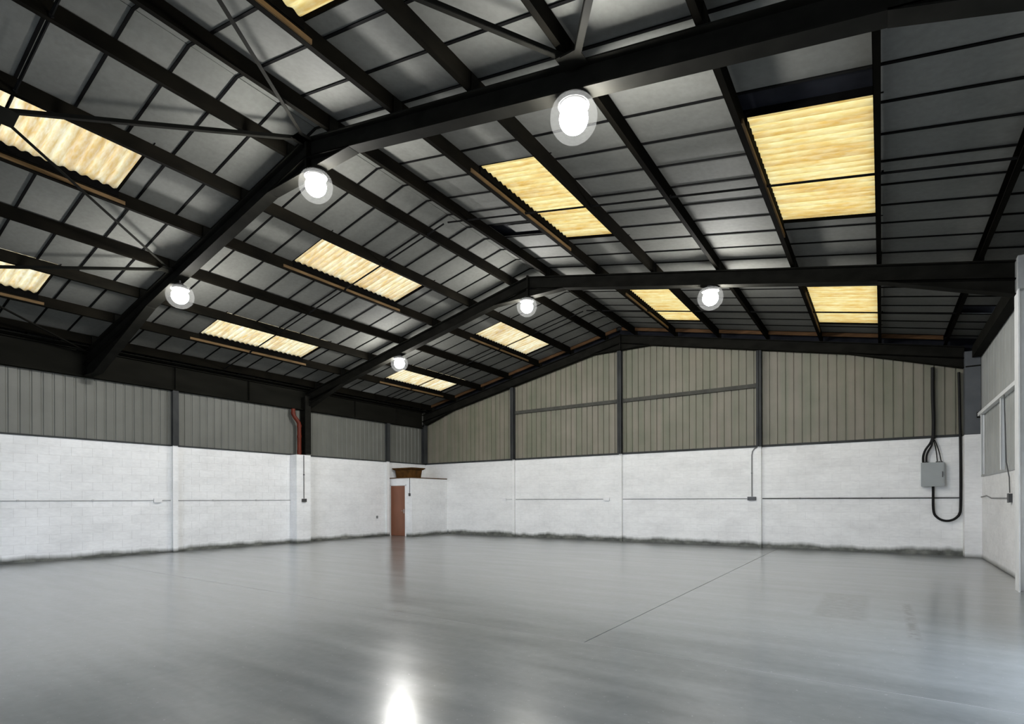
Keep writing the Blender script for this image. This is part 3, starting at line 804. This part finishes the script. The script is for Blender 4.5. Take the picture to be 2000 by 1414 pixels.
def socket(x, y, z, axis, inward, label, mat, w=0.15, h=0.1, d=0.05, group='wall sockets'):
    t = thing('socket', (x, y, z - h / 2), label, 'socket', group)
    def bx(u0, u1, z0, z1, d0, d1):
        if axis == 'y': return MB().box(*sorted((x + inward * d0, x + inward * d1)), y + u0, y + u1, z0, z1)
        return MB().box(x + u0, x + u1, *sorted((y + inward * d0, y + inward * d1)), z0, z1)
    bx(-w / 2, w / 2, z - h / 2, z + h / 2, 0, d).build('back_box', mat, t)
    bx(-w / 2 - 0.005, w / 2 + 0.005, z - h / 2 - 0.005, z + h / 2 + 0.005, d, d + 0.01).build('face_plate', mat, t)
    return t
socket(XL, 7.04, 1.51, 'y', 1, 'white socket box on the left wall beside the nearest wall post', M['white_plastic'], 0.2, 0.11)
socket(-16.80, 11.55, 1.5, 'y', 1, 'dark switch box on the white pier of the left wall', M['dark_plastic'], 0.16, 0.1)
socket(-12.75, YB, 1.51, 'x', -1, 'white socket on the back wall left of the left post', M['white_plastic'], 0.15, 0.1)
socket(-8.22, YB, 1.51, 'x', -1, 'white socket on the back wall beside the tall middle post', M['white_plastic'], 0.22, 0.1)
socket(-3.33, YB, 1.51, 'x', -1, 'dark oval junction box on the back wall at the foot of a grey conduit', M['dark_plastic'], 0.24, 0.1)
socket(XR, 13.95, 1.5, 'y', -1, 'dark switch box on the right wall beside the white column', M['dark_plastic'], 0.14, 0.17)
socket(-15.97 + 0.0, CY, 1.72, 'x', -1, 'tiny dark switch beside the brown door', M['dark_plastic'], 0.07, 0.11, 0.04)
socket(XL, 15.2, 0.8, 'y', 1, 'tiny grey outlet low on the left wall before the brown door', M['conduit'], 0.06, 0.1, 0.04)

def conduit(pts, rad, label, mat, group='wall conduits', clips=()):
    t = thing('conduit', pts[0], label, 'conduit', group)
    MB().tube(pts, rad, 8).build('tube', mat, t)
    for c in clips:
        MB().box(c[0] - 0.02, c[0] + 0.02, c[1] - 0.02, c[1] + 0.02, c[2] - 0.02, c[2] + 0.02).build('saddle', mat, t)
    return t
cx = XL + 0.016
conduit([(cx, YF + 0.2, 1.51), (cx, 6.93, 1.51)], 0.012, 'thin horizontal conduit on the left wall running to the white socket', M['conduit_white'], clips=[(cx, yy, 1.51) for yy in (2.5, 4.0, 5.5)])
conduit([(cx, 7.15, 1.51), (cx, 7.38, 1.51)], 0.012, 'short conduit between the white socket and the nearest left post', M['conduit_white'])
conduit([(cx, 7.57, 1.51), (cx, 11.26, 1.51)], 0.012, 'thin horizontal conduit on the left wall between post and pier', M['conduit_white'], clips=[(cx, yy, 1.51) for yy in (8.6, 10.0)])
conduit([(-16.785, 11.55, HB - 0.02), (-16.785, 11.55, 1.56)], 0.013, 'vertical conduit down the white pier to its dark switch box', M['dark_plastic'], clips=[(-16.785, 11.55, 2.4)])
cy = YB - 0.016
conduit([(-12.66, cy, 1.51), (-12.34, cy, 1.51)], 0.010, 'short pale conduit on the back wall left of the left post', M['conduit_white'])
conduit([(-12.2, cy, 1.51), (-8.34, cy, 1.51)], 0.010, 'pale conduit on the back wall between the left and middle posts', M['conduit'])
conduit([(-7.6, cy, 1.51), (-3.46, cy, 1.51)], 0.010, 'pale conduit on the back wall between the middle and right posts', M['conduit'])
conduit([(-3.03, cy, 1.51), (1.70, cy, 1.51)], 0.017, 'dark horizontal conduit on the back wall passing under the grey cabinet', M['dark_plastic'], clips=[(xx, cy, 1.51) for xx in (-2.0, -1.0, 0.0)])
conduit([(-3.19, YB - 0.02, 3.09), (-3.25, YB - 0.02, 3.06), (-3.31, YB - 0.02, 2.98), (-3.33, YB - 0.02, 2.86), (-3.33, YB - 0.02, 1.57)], 0.016, 'bent grey conduit dropping down the back wall beside the right post', M['conduit'], clips=[(-3.33, YB - 0.02, 2.3)])
conduit([(XR - 0.015, 17.66, 1.53), (XR - 0.015, 16.9, 1.56), (XR - 0.015, 16.2, 1.5), (XR - 0.015, 14.05, 1.5)], 0.013, 'thin conduit along the right wall to its dark switch box', M['conduit'])
conduit([(XR - 0.1, 14.0, 3.5), (XR - 0.07, 14.02, 2.2), (XR - 0.03, 14.0, 1.9), (XR - 0.03, 13.95, 1.60)], 0.010, 'thin dark flex hanging down the right wall to its switch', M['dark_plastic'])
conduit([(-15.97, CY - 0.015, CH - 0.005), (-15.97, CY - 0.015, 1.79)], 0.011, 'thin dark cable dropping beside the brown door', M['dark_plastic'])

# distribution cabinet with cables
t = thing('electrical_cabinet', (1.1, YB - 0.09, 1.82), 'square grey metal electrical cabinet on the back wall near the right corner', 'cabinet')
MB().box(0.87, 1.36, YB - 0.17, YB - 0.002, 1.82, 2.43).build('body', M['cabinet'], t)
d_ = MB().box(0.86, 1.34, YB - 0.19, YB - 0.171, 1.81, 2.44).build('door', M['cabinet'], t)
MB().box(1.30, 1.32, YB - 0.205, YB - 0.191, 2.05, 2.2).build('latch', M['dark_plastic'], d_)
for xx in (0.91, 0.96, 1.0, 1.20, 1.25, 1.30): MB().tube([(xx, YB - 0.09, 2.425), (xx, YB - 0.09, 2.47)], 0.024, 8).build('gland', M['dark_plastic'], t)
def cable(pts, rad, label):
    t = thing('cable', pts[0], label, 'cable', 'cables at the electrical cabinet')
    # smooth path (Catmull-Rom)
    P = [Vector(p) for p in pts]; P = [P[0] * 2 - P[1]] + P + [P[-1] * 2 - P[-2]]; out = []
    for i in range(1, len(P) - 2):
        for k in range(6):
            u = k / 6; a, b0, c0, d0 = P[i - 1], P[i], P[i + 1], P[i + 2]
            out.append(0.5 * ((2 * b0) + (-a + c0) * u + (2 * a - 5 * b0 + 4 * c0 - d0) * u * u + (-a + 3 * b0 - 3 * c0 + d0) * u ** 3))
    out.append(P[-2])
    MB().tube(out, rad, 8).build('sheath', M['cable'], t)
yc = YB - 0.09
cable([(1.12, yc, 4.95), (1.12, yc, 4.2), (1.135, yc, 3.6), (1.13, yc, 3.06)], 0.042, 'thick black cable bundle dropping down the back wall sheets to the cabinet')
cable([(1.11, yc - 0.02, 3.10), (1.06, yc - 0.02, 2.95), (0.96, yc, 2.78), (0.915, yc, 2.62), (0.91, yc, 2.46)], 0.026, 'outermost left black cable fanning into the cabinet top')
cable([(1.12, yc - 0.05, 3.08), (1.09, yc - 0.04, 2.9), (1.02, yc, 2.74), (0.985, yc, 2.62), (0.98, yc, 2.46)], 0.022, 'second left black cable fanning into the cabinet top')
cable([(1.13, yc, 3.05), (1.16, yc, 2.9), (1.19, yc, 2.7), (1.21, yc, 2.46)], 0.012, 'thin inner right cable running into the cabinet top')
cable([(1.15, yc, 3.05), (1.20, yc, 2.9), (1.25, yc, 2.7), (1.29, yc, 2.46)], 0.012, 'thin outer right cable running into the cabinet top')
loop = [(1.12, yc, 1.83), (1.12, yc, 1.6), (1.12, yc, 1.3)]
for k in range(1, 8):
    a = math.pi * k / 8; loop.append((1.40 - 0.28 * math.cos(a), yc + 0.02, 1.22 - 0.31 * math.sin(a)))
loop += [(1.68, yc + 0.02, 1.3), (1.685, yc + 0.02, 2.2), (1.68, yc + 0.02, 3.0), (1.67, yc, 3.4), (1.66, yc, 4.2), (1.65, yc, 4.75)]
cable(loop, 0.030, 'black cable looping in a U below the cabinet and up the corner')
